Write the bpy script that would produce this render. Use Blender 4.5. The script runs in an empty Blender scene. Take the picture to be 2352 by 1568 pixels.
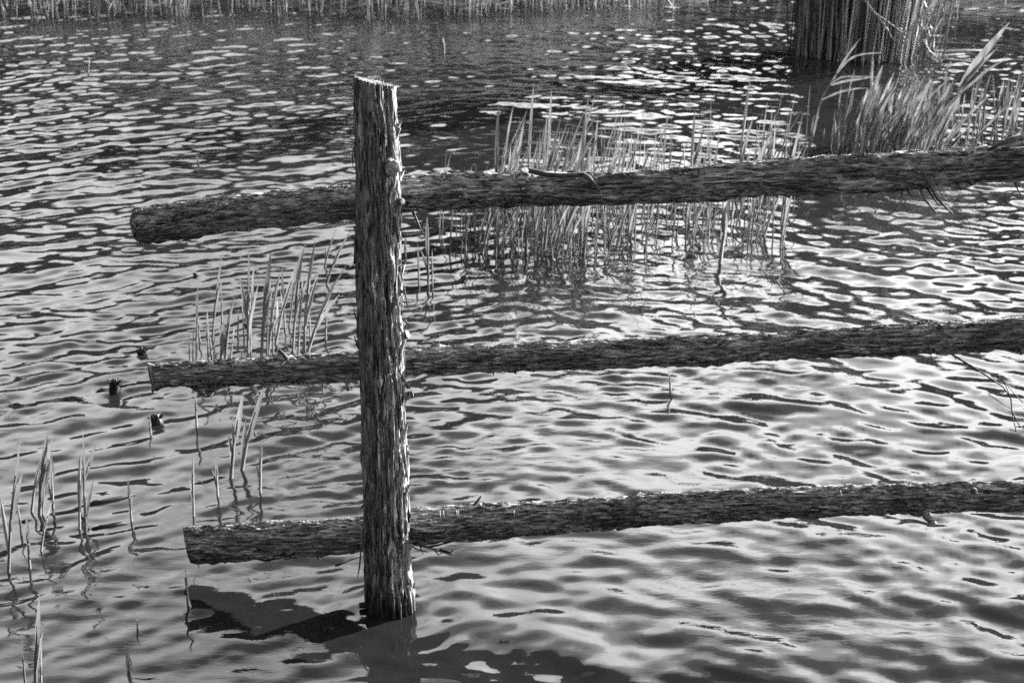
import bpy, math, random
import numpy as np
from mathutils import Vector, Matrix

R = math.radians
random.seed(11)
rng = np.random.default_rng(11)
scene = bpy.context.scene
COL = scene.collection

# ------------------------------------------------------------------ camera, sky, sun, exposure
CAM_H, PITCH, FPX = 2.0, 20.0, 3894.0          # FPX: focal length in pixels of a 2352 px wide picture
cam_data = bpy.data.cameras.new('camera')
cam_data.sensor_width = 36.0
cam_data.lens = FPX / 2352.0 * 36.0
cam_data.clip_start = 0.05
cam_data.clip_end = 3000.0
cam_data.dof.use_dof = True
cam_data.dof.focus_distance = 3.9
cam_data.dof.aperture_fstop = 10.0
cam = bpy.data.objects.new('camera', cam_data)
COL.objects.link(cam)
cam.location = (0, 0, CAM_H)
cam.rotation_euler = (R(90 - PITCH), 0, 0)
scene.camera = cam

SUN_AZ, SUN_EL = 56.0, 17.0                     # azimuth to the right of the view, elevation
world = bpy.data.worlds.new('World')
scene.world = world
world.use_nodes = True
wt = world.node_tree
wt.nodes.clear()

def wn(kind, **kw):
    n = wt.nodes.new(kind)
    for k, v in kw.items():
        setattr(n, k, v)
    return n

def wmath(op, a, b=None, c=None, clamp=False):
    n = wn('ShaderNodeMath', operation=op, use_clamp=clamp)
    for i, v in enumerate((a, b, c)):
        if v is None:
            continue
        if isinstance(v, (int, float)):
            n.inputs[i].default_value = v
        else:
            wt.links.new(v, n.inputs[i])
    return n.outputs[0]

sky = wn('ShaderNodeTexSky', sky_type='NISHITA', sun_disc=False)
sky.sun_elevation = R(SUN_EL)
sky.sun_rotation = R(SUN_AZ)
sky.air_density = 1.0
sky.dust_density = 1.0
sep = wn('ShaderNodeSeparateColor')
wt.links.new(sky.outputs[0], sep.inputs[0])
grey = wmath('ADD', wmath('MULTIPLY', sep.outputs[0], 0.75), wmath('MULTIPLY', sep.outputs[1], 0.25))
# broken cloud, laid on a flat layer overhead
tc = wn('ShaderNodeTexCoord')
sx = wn('ShaderNodeSeparateXYZ')
wt.links.new(tc.outputs['Generated'], sx.inputs[0])
den = wmath('ADD', wmath('MAXIMUM', sx.outputs[2], 0.0), 0.16)
cx = wn('ShaderNodeCombineXYZ')
wt.links.new(wmath('DIVIDE', sx.outputs[0], den), cx.inputs[0])
wt.links.new(wmath('DIVIDE', sx.outputs[1], den), cx.inputs[1])
nz = wn('ShaderNodeTexNoise')
nz.inputs['Scale'].default_value = 1.1
nz.inputs['Detail'].default_value = 7.0
nz.inputs['Roughness'].default_value = 0.58
nz.inputs['Distortion'].default_value = 0.3
cx.inputs[2].default_value = 3.7
wt.links.new(cx.outputs[0], nz.inputs['Vector'])
ramp = wn('ShaderNodeMapRange', interpolation_type='SMOOTHSTEP')
ramp.inputs['From Min'].default_value = 0.30
ramp.inputs['From Max'].default_value = 0.80
# cover: thick haze and cloud seen low over the land, thinner overhead
cover = wmath('ADD', nz.outputs[0], wmath('MULTIPLY_ADD', wmath('MAXIMUM', sx.outputs[2], 0.0), -0.92, 0.42))
wt.links.new(cover, ramp.inputs['Value'])
cloud = wmath('MULTIPLY', ramp.outputs[0], 0.95)
# clouds glow towards the sun (forward scattering)
dt = wn('ShaderNodeVectorMath', operation='DOT_PRODUCT')
wt.links.new(tc.outputs['Generated'], dt.inputs[0])
dt.inputs[1].default_value = (math.sin(R(SUN_AZ)) * math.cos(R(SUN_EL)), math.cos(R(SUN_AZ)) * math.cos(R(SUN_EL)), math.sin(R(SUN_EL)))
gl = wmath('POWER', wmath('MULTIPLY_ADD', dt.outputs['Value'], 0.5, 0.5), 2.6)
CLOUD = wmath('MULTIPLY_ADD', gl, 26.5, 3.0)
lit = wmath('ADD', wmath('MULTIPLY', grey, wmath('SUBTRACT', 1.0, cloud)), wmath('MULTIPLY', cloud, CLOUD))
bg = wn('ShaderNodeBackground')
bg.inputs['Strength'].default_value = 0.12
wt.links.new(lit, bg.inputs['Color'])
wo = wn('ShaderNodeOutputWorld')
wt.links.new(bg.outputs[0], wo.inputs['Surface'])

sun_data = bpy.data.lights.new('sun', 'SUN')
sun_data.energy = 5.0
sun_data.angle = R(0.6)
sun_data.color = (1, 1, 1)
sun = bpy.data.objects.new('sun', sun_data)
COL.objects.link(sun)
S = Vector((math.sin(R(SUN_AZ)) * math.cos(R(SUN_EL)), math.cos(R(SUN_AZ)) * math.cos(R(SUN_EL)), math.sin(R(SUN_EL))))
sun.rotation_euler = S.to_track_quat('Z', 'Y').to_euler()
sun.location = S * 30

scene.view_settings.view_transform = 'Standard'
scene.view_settings.look = 'None'
scene.view_settings.exposure = 1.85
scene.view_settings.gamma = 1.0
scene.view_settings.use_curve_mapping = False
scene.cycles.use_denoising = False
scene.cycles.max_bounces = 8

# ------------------------------------------------------------------ pixel -> place
FWD = Vector((0, math.cos(R(PITCH)), -math.sin(R(PITCH))))
UPV = Vector((0, math.sin(R(PITCH)), math.cos(R(PITCH))))
EYE = Vector((0, 0, CAM_H))

def ray(px, py):
    return FWD + Vector((1, 0, 0)) * ((px - 1176) / FPX) + UPV * ((784 - py) / FPX)

def wat(px, py, z=0.0):                # where a pixel meets the water
    d = ray(px, py)
    return EYE + d * ((z - CAM_H) / d.z)

def at(px, py, Y):                     # where a pixel meets the upright plane y = Y
    d = ray(px, py)
    return EYE + d * (Y / d.y)

def pxm(p):                            # picture pixels per metre at a place
    return FPX / (Vector(p) - EYE).dot(FWD)

# ------------------------------------------------------------------ noise (numpy)
_perm = rng.permutation(512).astype(np.int64)
_grad = rng.normal(size=(512, 3))
_grad /= np.linalg.norm(_grad, axis=1)[:, None]

def perlin(x, y, z):
    x, y, z = np.broadcast_arrays(np.asarray(x, float), np.asarray(y, float), np.asarray(z, float))
    xi, yi, zi = np.floor(x).astype(np.int64), np.floor(y).astype(np.int64), np.floor(z).astype(np.int64)
    xf, yf, zf = x - xi, y - yi, z - zi
    u, v, w = [t * t * t * (t * (t * 6 - 15) + 10) for t in (xf, yf, zf)]
    out = 0
    for dx in (0, 1):
        wx = u if dx else 1 - u
        for dy in (0, 1):
            wy = v if dy else 1 - v
            for dz in (0, 1):
                wz = w if dz else 1 - w
                h = _perm[(_perm[(_perm[(xi + dx) & 511] + yi + dy) & 511] + zi + dz) & 511]
                g = _grad[h]
                out = out + wx * wy * wz * (g[..., 0] * (xf - dx) + g[..., 1] * (yf - dy) + g[..., 2] * (zf - dz))
    return out * 1.5

def fbm(x, y, z, oct=4, gain=0.5):
    s, a = 0, 1.0
    for i in range(oct):
        s = s + a * perlin(x * 2 ** i + 17.3 * i, y * 2 ** i - 5.1 * i, z * 2 ** i + 9.7 * i)
        a *= gain
    return s

def sstep(a, b, x):
    t = np.clip((x - a) / (b - a), 0, 1)
    return t * t * (3 - 2 * t)

# ------------------------------------------------------------------ object helpers
def mesh_from(name, verts, faces, smooth=True):
    me = bpy.data.meshes.new(name)
    me.from_pydata([tuple(v) for v in verts], [], [tuple(f) for f in faces])
    me.polygons.foreach_set('use_smooth', [smooth] * len(me.polygons))
    me.update()
    return me

def mesh_quads(name, V, F, smooth=True):            # V (n,3), F (m,4) numpy, fast
    me = bpy.data.meshes.new(name)
    V = np.ascontiguousarray(V, dtype=np.float32)
    F = np.ascontiguousarray(F, dtype=np.int32)
    k = F.shape[1]
    me.vertices.add(len(V))
    me.vertices.foreach_set('co', V.ravel())
    me.loops.add(F.size)
    me.loops.foreach_set('vertex_index', F.ravel())
    me.polygons.add(len(F))
    me.polygons.foreach_set('loop_start', np.arange(0, F.size, k, dtype=np.int32))
    me.polygons.foreach_set('use_smooth', np.full(len(F), smooth))
    me.update(calc_edges=True)
    me.validate()
    return me

def grid_faces(nr, nc, wrap=False):
    r = np.arange(nr - 1)[:, None]
    c = np.arange(nc if wrap else nc - 1)[None, :]
    c2 = (c + 1) % nc
    return np.stack([r * nc + c, r * nc + c2, (r + 1) * nc + c2, (r + 1) * nc + c], -1).reshape(-1, 4)

def link(name, me, mat=None, parent=None):
    o = bpy.data.objects.new(name, me)
    COL.objects.link(o)
    if mat is not None and me is not None and not me.materials:
        me.materials.append(mat)
    if parent is not None:
        o.parent = parent
    return o

def tag(o, label=None, cat=None, group=None, kind=None):
    if label: o['label'] = label
    if cat: o['category'] = cat
    if group: o['group'] = group
    if kind: o['kind'] = kind
    return o

def empty(name, loc):
    o = bpy.data.objects.new(name, None)
    o.empty_display_size = 0.05
    COL.objects.link(o)
    o.location = loc
    return o

# ------------------------------------------------------------------ materials
def material(name):
    m = bpy.data.materials.new(name)
    m.use_nodes = True
    nt = m.node_tree
    b = nt.nodes['Principled BSDF']
    return m, nt, b

def nmath(nt, op, a, b=None, c=None, clamp=False):
    n = nt.nodes.new('ShaderNodeMath')
    n.operation = op
    n.use_clamp = clamp
    for i, v in enumerate((a, b, c)):
        if v is None: continue
        if isinstance(v, (int, float)): n.inputs[i].default_value = v
        else: nt.links.new(v, n.inputs[i])
    return n.outputs[0]

def nnoise(nt, scale, vec=(1, 1, 1), detail=4, rough=0.55, dist=0.0, coord='Object'):
    t = nt.nodes.new('ShaderNodeTexCoord')
    mp = nt.nodes.new('ShaderNodeMapping')
    mp.inputs['Scale'].default_value = vec
    nt.links.new(t.outputs[coord], mp.inputs[0])
    n = nt.nodes.new('ShaderNodeTexNoise')
    n.inputs['Scale'].default_value = scale
    n.inputs['Detail'].default_value = detail
    n.inputs['Roughness'].default_value = rough
    n.inputs['Distortion'].default_value = dist
    nt.links.new(mp.outputs[0], n.inputs['Vector'])
    return n.outputs[0]

def nramp(nt, fac, stops):
    n = nt.nodes.new('ShaderNodeValToRGB')
    e = n.color_ramp.elements
    while len(e) < len(stops): e.new(0.5)
    for el, (p, g) in zip(e, stops):
        el.position = p
        el.color = (g, g, g, 1)
    nt.links.new(fac, n.inputs[0])
    return n.outputs[0]

def nbump(nt, height, strength, dist):
    n = nt.nodes.new('ShaderNodeBump')
    n.inputs['Strength'].default_value = strength
    n.inputs['Distance'].default_value = dist
    nt.links.new(height, n.inputs['Height'])
    return n.outputs[0]

def noise_mat(name, stops, scale, vec=(1, 1, 1), rough=0.85, bump=0.0, bdist=0.002, detail=5, objvar=0.0, spec=0.3):
    m, nt, b = material(name)
    f = nnoise(nt, scale, vec, detail)
    col = nramp(nt, f, stops)
    if objvar:
        oi = nt.nodes.new('ShaderNodeObjectInfo')
        k = nmath(nt, 'MULTIPLY_ADD', oi.outputs['Random'], 2 * objvar, 1 - objvar)
        mx = nt.nodes.new('ShaderNodeVectorMath')
        mx.operation = 'SCALE'
        nt.links.new(col, mx.inputs[0])
        nt.links.new(k, mx.inputs['Scale'])
        col = mx.outputs[0]
    nt.links.new(col, b.inputs['Base Color'])
    b.inputs['Roughness'].default_value = rough
    b.inputs['Specular IOR Level'].default_value = spec
    if bump:
        nt.links.new(nbump(nt, f, bump, bdist), b.inputs['Normal'])
    return m

M = {}
# water: dark, peaty, mirror-like
m, nt, b = material('pond_water')
b.inputs['Base Color'].default_value = (0.017, 0.017, 0.017, 1)
b.inputs['Roughness'].default_value = 0.02
b.inputs['IOR'].default_value = 1.33
b.inputs['Specular IOR Level'].default_value = 0.5
h1 = nnoise(nt, 46, (0.45, 1, 1), 3, 0.55, 0.5)           # finest wind ripples, in patches
pm = nramp(nt, nnoise(nt, 1.6, (0.7, 1, 1), 3, 0.5, 0.5), [(0.36, 0.08), (0.62, 1.0)])
nt.links.new(nbump(nt, nmath(nt, 'MULTIPLY', h1, pm), 0.13, 0.006), b.inputs['Normal'])
M['water'] = m
M['ground'] = noise_mat('bank_soil', [(0.3, 0.015), (0.55, 0.04), (0.75, 0.12)], 9, (1, 2.4, 1), 0.95, 0.6, 0.02, 8)
M['litter'] = noise_mat('dry_litter', [(0.38, 0.02), (0.51, 0.09), (0.64, 0.42)], 5.0, (1, 1, 1), 0.8)

def leaf_mat(name, lo, hi, trans, scale=30, objvar=0.25, rough=0.5):
    m, nt, b = material(name)
    f = nnoise(nt, scale, (1, 1, 0.12), 4)
    col = nramp(nt, f, [(0.3, lo), (0.7, hi)])
    oi = nt.nodes.new('ShaderNodeObjectInfo')
    k = nmath(nt, 'MULTIPLY_ADD', oi.outputs['Random'], 2 * objvar, 1 - objvar)
    ge = nt.nodes.new('ShaderNodeNewGeometry')
    k = nmath(nt, 'MULTIPLY', k, nmath(nt, 'MULTIPLY_ADD', ge.outputs['Random Per Island'], 1.1, 0.45))
    mx = nt.nodes.new('ShaderNodeVectorMath')
    mx.operation = 'SCALE'
    nt.links.new(col, mx.inputs[0]); nt.links.new(k, mx.inputs['Scale'])
    nt.links.new(mx.outputs[0], b.inputs['Base Color'])
    b.inputs['Roughness'].default_value = rough
    b.inputs['Specular IOR Level'].default_value = 0.35
    if trans:
        tr = nt.nodes.new('ShaderNodeBsdfTranslucent')
        nt.links.new(mx.outputs[0], tr.inputs['Color'])
        mix = nt.nodes.new('ShaderNodeMixShader')
        mix.inputs[0].default_value = trans
        nt.links.new(b.outputs[0], mix.inputs[1]); nt.links.new(tr.outputs[0], mix.inputs[2])
        nt.links.new(mix.outputs[0], nt.nodes['Material Output'].inputs['Surface'])
    return m
M['straw'] = leaf_mat('dry_straw', 0.14, 0.55, 0.0)
M['shoot'] = leaf_mat('reed_leaf', 0.12, 0.35, 0.28)

# ------------------------------------------------------------------ the setting: ground
def shore(x):                          # y of the far waterline
    return 12.68 + 0.16 * np.sin(x * 0.9 + 0.4) + 0.15 * np.sin(x * 2.3) + 1.1 * sstep(1.2, 2.0, x) - 1.35 * sstep(2.5, 3.0, x)

def ground_z(x, y):
    d = y - shore(x)
    far = np.where(d < 0, np.maximum(-0.7, d * 0.35), 0.16 * np.minimum(d, 1.2) + 0.10 * np.maximum(d - 1.2, 0) * np.exp(-np.maximum(d - 1.2, 0) / 30))
    near = np.where(y < 1.9, np.minimum((1.9 - y) * 0.5, 0.42), -0.7 * sstep(1.9, 3.0, y))
    z = np.where(y < 5, near, far)
    return z + np.where(z > 0, 0.03 * fbm(x * 1.3, y * 1.3, 0 * x, 3), 0)

def axis(core0, core1, step, outer, grow=1.25):
    c = list(np.arange(core0, core1 + step * 0.5, step))
    s, v = step, c[-1]
    while v < outer[1]:
        s *= grow; v += s; c.append(v)
    s, v = step, c[0]
    while v > outer[0]:
        s *= grow; v -= s; c.insert(0, v)
    return np.array(c)

gx = axis(-6, 6, 0.12, (-900, 900), 1.3)
gy = np.concatenate([axis(-1, 2.6, 0.15, (-300, 2.6), 1.3), np.arange(3.2, 11, 0.8), axis(11.0, 16, 0.08, (11, 1500), 1.25)])
GX, GY = np.meshgrid(gx, gy)
V = np.stack([GX, GY, ground_z(GX, GY)], -1).reshape(-1, 3)
o = link('ground', mesh_quads('ground', V, grid_faces(len(gy), len(gx))), M['ground'])
tag(o, kind='structure')

# ------------------------------------------------------------------ the setting: water
POST = (wat(894, 1420) + Vector((0, 0.056, 0)))
RINGS = [(POST.x, POST.y, 0.0016, 0.06, 0.16)] + [(wat(*q).x, wat(*q).y, 0.0012, 0.045, 0.09) for q in ((264, 900), (358, 972), (326, 815), (531, 1096), (198, 1222), (94, 1269))]

def waves(x, y):
    wx = x + 0.05 * perlin(x * 1.1, y * 1.1, 3.3) + 0.02 * perlin(x * 3.1, y * 3.1, 8.3)
    wy = y + 0.07 * perlin(x * 0.9, y * 1.3, 7.7) + 0.02 * perlin(x * 2.7, y * 3.1, 1.3)
    z = np.zeros_like(x)
    r = np.random.default_rng(5)
    def band(n, lo, hi, slope, mean, spread, mod=1.0):
        nonlocal z
        zz = np.zeros_like(x)
        for i in range(n):
            lam = math.exp(r.uniform(math.log(lo), math.log(hi)))
            th = R(90 + mean) + r.normal() * R(spread)
            k = 2 * math.pi / lam
            s = slope * math.sqrt(2.0 / n)
            zz += s / k * np.sin(k * (wx * math.cos(th) + wy * math.sin(th)) + r.uniform(0, 6.283))
        z += zz * mod
    patch = fbm(x * 0.55, y * 0.5, 2.0, 2)
    lf = sstep(0.6, -0.8, x / (0.35 + 0.09 * y))          # left of the middle the crests slant one way, to the right the other
    near = sstep(6.2, 3.8, y)
    calm = 1 - 0.18 * near * sstep(-0.6, 0.3, x)
    lee = 1 - 0.5 * np.exp(-((x + 0.55) / 0.42) ** 2 - ((y - 3.42) / 0.22) ** 2)
    calm = calm * lee
    band(14, 0.6, 1.6, 0.022, 4, 45, lee)
    band(44, 0.16, 0.32, 0.046, 30, 26, lf * lee)
    band(44, 0.16, 0.32, 0.048, -38, 28, (1 - lf) * lee)
    band(72, 0.065, 0.150, 0.088, 24, 32, (0.95 + 0.6 * patch) * calm * lf)
    band(72, 0.065, 0.150, 0.088, -30, 34, (0.95 + 0.6 * patch) * calm * (1 - lf))
    band(56, 0.034, 0.068, 0.060, 4, 45, np.clip(0.8 + 1.3 * perlin(x * 1.1, y * 1.2, 5.0), 0.2, 2) * calm)
    for (cx_, cy_, a, lam, dec) in RINGS:
        rr = np.hypot(x - cx_, y - cy_)
        z += a * np.exp(-rr / dec) * np.cos(2 * math.pi * rr / lam)
    return z

wxs = axis(-4.4, 4.4, 0.0165, (-120, 120), 1.35)
c, v, s = [], 2.9, 0.0115
while v < 13.2:
    c.append(v); v += s; s = 0.0115 + 0.0115 * (v - 2.9) / 10.3
wys = np.concatenate([[0.9, 1.4, 1.8, 2.1, 2.35, 2.55, 2.7, 2.8, 2.86], c, [13.3, 13.6, 14.2, 15]])
WX, WY = np.meshgrid(wxs, wys)
fade = (1 - sstep(4.4, 6.5, np.abs(WX))) * sstep(1.8, 2.9, WY)
WZ = waves(WX, WY) * fade
o = link('water', mesh_quads('water', np.stack([WX, WY, WZ], -1).reshape(-1, 3), grid_faces(len(wys), len(wxs))), M['water'])
tag(o, kind='structure')

def water_z(x, y):
    return float(waves(np.array([float(x)]), np.array([float(y)]))[0])

# ------------------------------------------------------------------ strips and tubes
class Soup:
    """collects many thin blades and stalks into one mesh"""
    def __init__(self): self.v, self.f = [], []
    def add(self, V, F):
        n = len(self.v); self.v.extend(V); self.f.extend([tuple(i + n for i in f) for f in F])
    def mesh(self, name, smooth=True): return mesh_from(name, self.v, self.f, smooth)

def frame_of(t):
    t = t.normalized()
    a = Vector((0, 0, 1)) if abs(t.z) < 0.9 else Vector((1, 0, 0))
    u = t.cross(a).normalized()
    return u, t.cross(u).normalized()

def tube(pts, rad, n=5, cap=True, ang0=0.0):
    pts = [Vector(p) for p in pts]
    V, F = [], []
    for i, p in enumerate(pts):
        t = pts[min(i + 1, len(pts) - 1)] - pts[max(i - 1, 0)]
        if i == 0: u, w = frame_of(t)
        else:
            t = t.normalized(); u = (u - t * u.dot(t)).normalized(); w = t.cross(u)
        r = rad[i] if hasattr(rad, '__len__') else rad
        for k in range(n):
            a = ang0 + 2 * math.pi * k / n
            V.append(p + u * (r * math.cos(a)) + w * (r * math.sin(a)))
    for i in range(len(pts) - 1):
        for k in range(n):
            k2 = (k + 1) % n
            F.append((i * n + k, i * n + k2, (i + 1) * n + k2, (i + 1) * n + k))
    if cap:
        F.append(tuple(reversed(range(n))))
        F.append(tuple((len(pts) - 1) * n + k for k in range(n)))
    return V, F

def blade(pts, wid, side, fold=0.35):
    """V-folded tapering leaf along pts; side = direction of its width"""
    V, F = [], []
    side = Vector(side).normalized()
    for i, p in enumerate(pts):
        p = Vector(p)
        t = (Vector(pts[min(i + 1, len(pts) - 1)]) - Vector(pts[max(i - 1, 0)])).normalized()
        s = (side - t * side.dot(t)).normalized()
        nrm = t.cross(s)
        w = wid[i]
        V += [p - s * w + nrm * (w * fold), p, p + s * w + nrm * (w * fold)]
    for i in range(len(pts) - 1):
        a, b_ = i * 3, (i + 1) * 3
        F += [(a, a + 1, b_ + 1, b_), (a + 1, a + 2, b_ + 2, b_ + 1)]
    return V, F

# ------------------------------------------------------------------ far bank: standing stalks and flattened litter (uncountable)
def bank_reeds():
    sp = Soup()
    n = 0
    while n < 4200:
        x = random.uniform(-9, 9)
        d = abs(random.gauss(0, 1)) * 1.6 - 0.25
        y = float(shore(np.array(x))) + d
        if x > 1.15 and x < 9 and random.random() < 0.75: continue
        dens = 0.5 + 0.5 * math.sin(x * 1.7 + 1.0) * math.sin(x * 0.63 + 2)
        if random.random() > 0.35 + 0.65 * dens: continue
        z = max(-0.05, float(ground_z(np.array([x]), np.array([y]))[0]) - 0.02)
        tall = 0.75 + 0.35 * math.sin(x * 0.8 + 2.6)
        h = random.uniform(0.35, 0.95) * 0.8 * tall * random.choice((0.5, 1, 1, 1.15))
        lx, ly = random.gauss(0.03, 0.08) * h, random.gauss(0, 0.08) * h
        r = random.uniform(0.0026, 0.0056)
        p0 = Vector((x, y, z)); p2 = p0 + Vector((lx, ly, h)); p1 = (p0 + p2) / 2 + Vector((random.gauss(0, .012), 0, 0))
        sp.add(*tube([p0, p1, p2], [r, r * 0.8, r * 0.35], 3, False))
        if random.random() < 0.35:
            a = p0.lerp(p2, random.uniform(0.4, 0.8)); dr = Vector((random.gauss(0, 1), random.gauss(0, 1), 0.9)).normalized()
            L = random.uniform(0.12, 0.3)
            sp.add(*blade([a, a + dr * L * 0.5, a + dr * L - Vector((0, 0, L * 0.3))], [0.003, 0.006, 0.0005], (dr.y, -dr.x, 0)))
        n += 1
    o = link('bank_reeds', sp.mesh('bank_reeds'), M['straw'])
    tag(o, 'dry reed stalks standing along the far bank', 'reeds', kind='stuff')
    sp = Soup()
    for i in range(5200):
        x = random.uniform(-7, 8)
        d = random.uniform(-0.12, 2.4)
        y = float(shore(np.array(x))) + d
        z = max(0.004, float(ground_z(np.array([x]), np.array([y]))[0])) + random.uniform(0.0, 0.05)
        a = random.gauss(0, 0.5)
        L = random.uniform(0.06, 0.32)
        dv = Vector((math.cos(a), math.sin(a), random.gauss(0.05, 0.12))) * L
        p = Vector((x, y, z))
        w = random.uniform(0.003, 0.008)
        sp.add(*blade([p, p + dv * .5, p + dv], [w * .7, w, w * .3], (-dv.y, dv.x, random.uniform(-.1, .3)), 0.5))
    o = link('bank_litter', sp.mesh('bank_litter'), M['litter'])
    tag(o, 'flattened pale reed litter covering the far bank', 'reed litter', kind='stuff')
bank_reeds()
sp = Soup()                                  # pale drift line of straw at the right
for i in range(900):
    x = random.uniform(2.55, 4.6); y = float(shore(np.array(x))) + random.gauss(0.12, 0.13)
    z = max(0.003, float(ground_z(np.array([x]), np.array([y]))[0])) + random.uniform(0.0, 0.03)
    a = random.gauss(-0.1, 0.35); dv = Vector((math.cos(a), math.sin(a), random.gauss(0.02, 0.08))) * random.uniform(0.05, 0.22)
    p = Vector((x, y, z)); w = random.uniform(0.003, 0.007)
    sp.add(*blade([p, p + dv * .5, p + dv], [w * .7, w, w * .3], (-dv.y, dv.x, random.uniform(0, .3)), 0.4))
M['drift'] = noise_mat('bleached_straw', [(0.35, 0.2), (0.65, 0.5)], 8.0, (1, 1, 1), 0.8)
tag(link('drift_straw', sp.mesh('drift_straw'), M['drift']), 'pale drift line of bleached straw on the bank at upper right', 'straw', kind='stuff')

# ------------------------------------------------------------------ the wood behind the bank (out of the picture, mirrored in the water), and trees added behind the camera to dim its sky
M['foliage'] = noise_mat('tree_foliage', [(0.3, 0.025), (0.7, 0.055)], 1.2, (1, 1, 1), 0.9)
def woodland():
    sp = Soup()
    for i in range(92):
        if i < 46: az = -34 + 68 * i / 45 + random.uniform(-0.8, 0.8)
        else: az = 100 + 225 * (i - 46) / 45  # unseen trees added behind the camera to cut sky light on the fence
        D = random.uniform(30, 40) if i < 46 else random.uniform(11, 17)
        x, y = D * math.sin(R(az)), D * math.cos(R(az))
        el = 8.3 + 3.2 * math.exp(-((az + 4.5) / 4) ** 2) - 0.8 * sstep(-9, -15, np.array(az)) + random.gauss(0, 0.8)
        if az > 30: el -= 3
        if az > 90: el = random.uniform(18, 30)
        H = 2 + 0 * D + D * math.tan(R(float(el)))
        z0 = float(ground_z(np.array([x]), np.array([y]))[0]) - 0.1
        sp.add(*tube([(x, y, z0), (x + .1, y, z0 + H * .45), (x, y + .1, z0 + H * .85)], [.16, .12, .03], 6))
        for l in range(6):
            a = random.uniform(0, 6.28); b0 = H * random.uniform(.25, .6); L = H * random.uniform(.2, .32)
            sp.add(*tube([(x, y, z0 + b0), (x + math.cos(a) * L, y + math.sin(a) * L, z0 + b0 + L * .8)], [.06, .015], 4))
        for c in range(54):
            a = random.uniform(0, 6.283); t = random.random()
            rr = H * 0.30 * math.sin(math.pi * min(1, (0.12 + 0.86 * t))) ** .7 * math.sqrt(random.random())
            cz = z0 + H * (0.12 + 0.86 * t)
            cc = Vector((x + rr * math.cos(a), y + rr * math.sin(a), cz))
            for q in range(22):
                p = cc + Vector((random.gauss(0, .38), random.gauss(0, .38), random.gauss(0, .28)))
                d1 = Vector((random.gauss(0, 1), random.gauss(0, 1), random.gauss(0, 1))).normalized()
                d2 = d1.orthogonal().normalized()
                sz = random.uniform(.2, .38)
                sp.add([p - d1 * sz, p + d2 * sz * .6, p + d1 * sz, p - d2 * sz * .6], [(0, 1, 2, 3)])
    o = link('woodland', sp.mesh('woodland', False), M['foliage'])
    tag(o, 'dark wood standing behind the far bank, mirrored in the water, with trees added behind the camera to block sky', 'woodland', kind='stuff')
woodland()

# ------------------------------------------------------------------ wood materials
def bark_mat(name, stops, vec, rough=0.9, wet=None, spec=0.25, bump=0.9, bdist=0.003):
    m, nt, b = material(name)
    f1 = nnoise(nt, 1.0, vec, 4, 0.62, 0.3)
    f2 = nnoise(nt, 1.0, tuple(v * 0.13 for v in vec), 3, 0.5)
    f = nmath(nt, 'ADD', nmath(nt, 'MULTIPLY', f1, 0.80), nmath(nt, 'MULTIPLY', f2, 0.20))
    col = nramp(nt, f, stops)
    f3 = nramp(nt, nnoise(nt, 1.0, tuple(v ** 0.5 * 2.2 for v in vec), 4, 0.6, 0.6), [(0.34, 0.55), (0.50, 1.0), (0.68, 1.7)])
    pm_ = nt.nodes.new('ShaderNodeVectorMath'); pm_.operation = 'MULTIPLY'
    nt.links.new(col, pm_.inputs[0]); nt.links.new(f3, pm_.inputs[1])
    col = pm_.outputs[0]
    if wet:                                  # soaked, darker wood just above the waterline
        t = nt.nodes.new('ShaderNodeTexCoord')
        sp = nt.nodes.new('ShaderNodeSeparateXYZ')
        nt.links.new(t.outputs['Object'], sp.inputs[0])
        n = nnoise(nt, 1.0, (40, 40, 6), 3)
        h = nmath(nt, 'MULTIPLY_ADD', n, -0.07, sp.outputs[2])
        mr = nt.nodes.new('ShaderNodeMapRange')
        mr.inputs['From Min'].default_value = wet[0]; mr.inputs['From Max'].default_value = wet[1]
        mr.inputs['To Min'].default_value = 0.22; mr.inputs['To Max'].default_value = 1.0
        nt.links.new(h, mr.inputs['Value'])
        mx = nt.nodes.new('ShaderNodeVectorMath'); mx.operation = 'SCALE'
        nt.links.new(col, mx.inputs[0]); nt.links.new(mr.outputs[0], mx.inputs['Scale'])
        col = mx.outputs[0]
    nt.links.new(col, b.inputs['Base Color'])
    b.inputs['Roughness'].default_value = rough
    b.inputs['Specular IOR Level'].default_value = spec
    nt.links.new(nbump(nt, f1, bump, bdist), b.inputs['Normal'])
    return m

M['post'] = bark_mat('cedar_bark', [(0.40, 0.035), (0.46, 0.14), (0.53, 0.27), (0.63, 0.46)], (165, 165, 13), wet=(-0.02, 0.06))
M['strip'] = bark_mat('shredded_bark', [(0.38, 0.06), (0.62, 0.34)], (160, 160, 7), wet=(-0.02, 0.06))
M['rail'] = bark_mat('mossy_log_bark', [(0.38, 0.04), (0.46, 0.14), (0.53, 0.33), (0.64, 0.62)], (12, 190, 190))
M['flake'] = bark_mat('log_bark_flake', [(0.4, 0.05), (0.6, 0.26)], (14, 120, 120))
M['cut'] = noise_mat('sawn_wood', [(0.35, 0.09), (0.65, 0.26)], 60, (1, 1, 1), 0.85, 0.3)
M['palewood'] = noise_mat('bare_pale_wood', [(0.35, 0.30), (0.65, 0.55)], 40, (1, 1, 1), 0.7)
M['twig'] = noise_mat('dead_twig', [(0.35, 0.05), (0.65, 0.18)], 70, (1, 1, 1), 0.85, objvar=0.3)
M['darktwig'] = noise_mat('wet_twig', [(0.35, 0.012), (0.65, 0.04)], 70, (1, 1, 1), 0.6)
M['fuzz'] = noise_mat('moss_fibres', [(0.35, 0.10), (0.65, 0.45)], 90, (1, 1, 1), 0.9)
M['sodden'] = noise_mat('sodden_wood', [(0.35, 0.006), (0.65, 0.03)], 60, (1, 1, 1), 0.35, 0.6, 0.004, spec=0.5)

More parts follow.
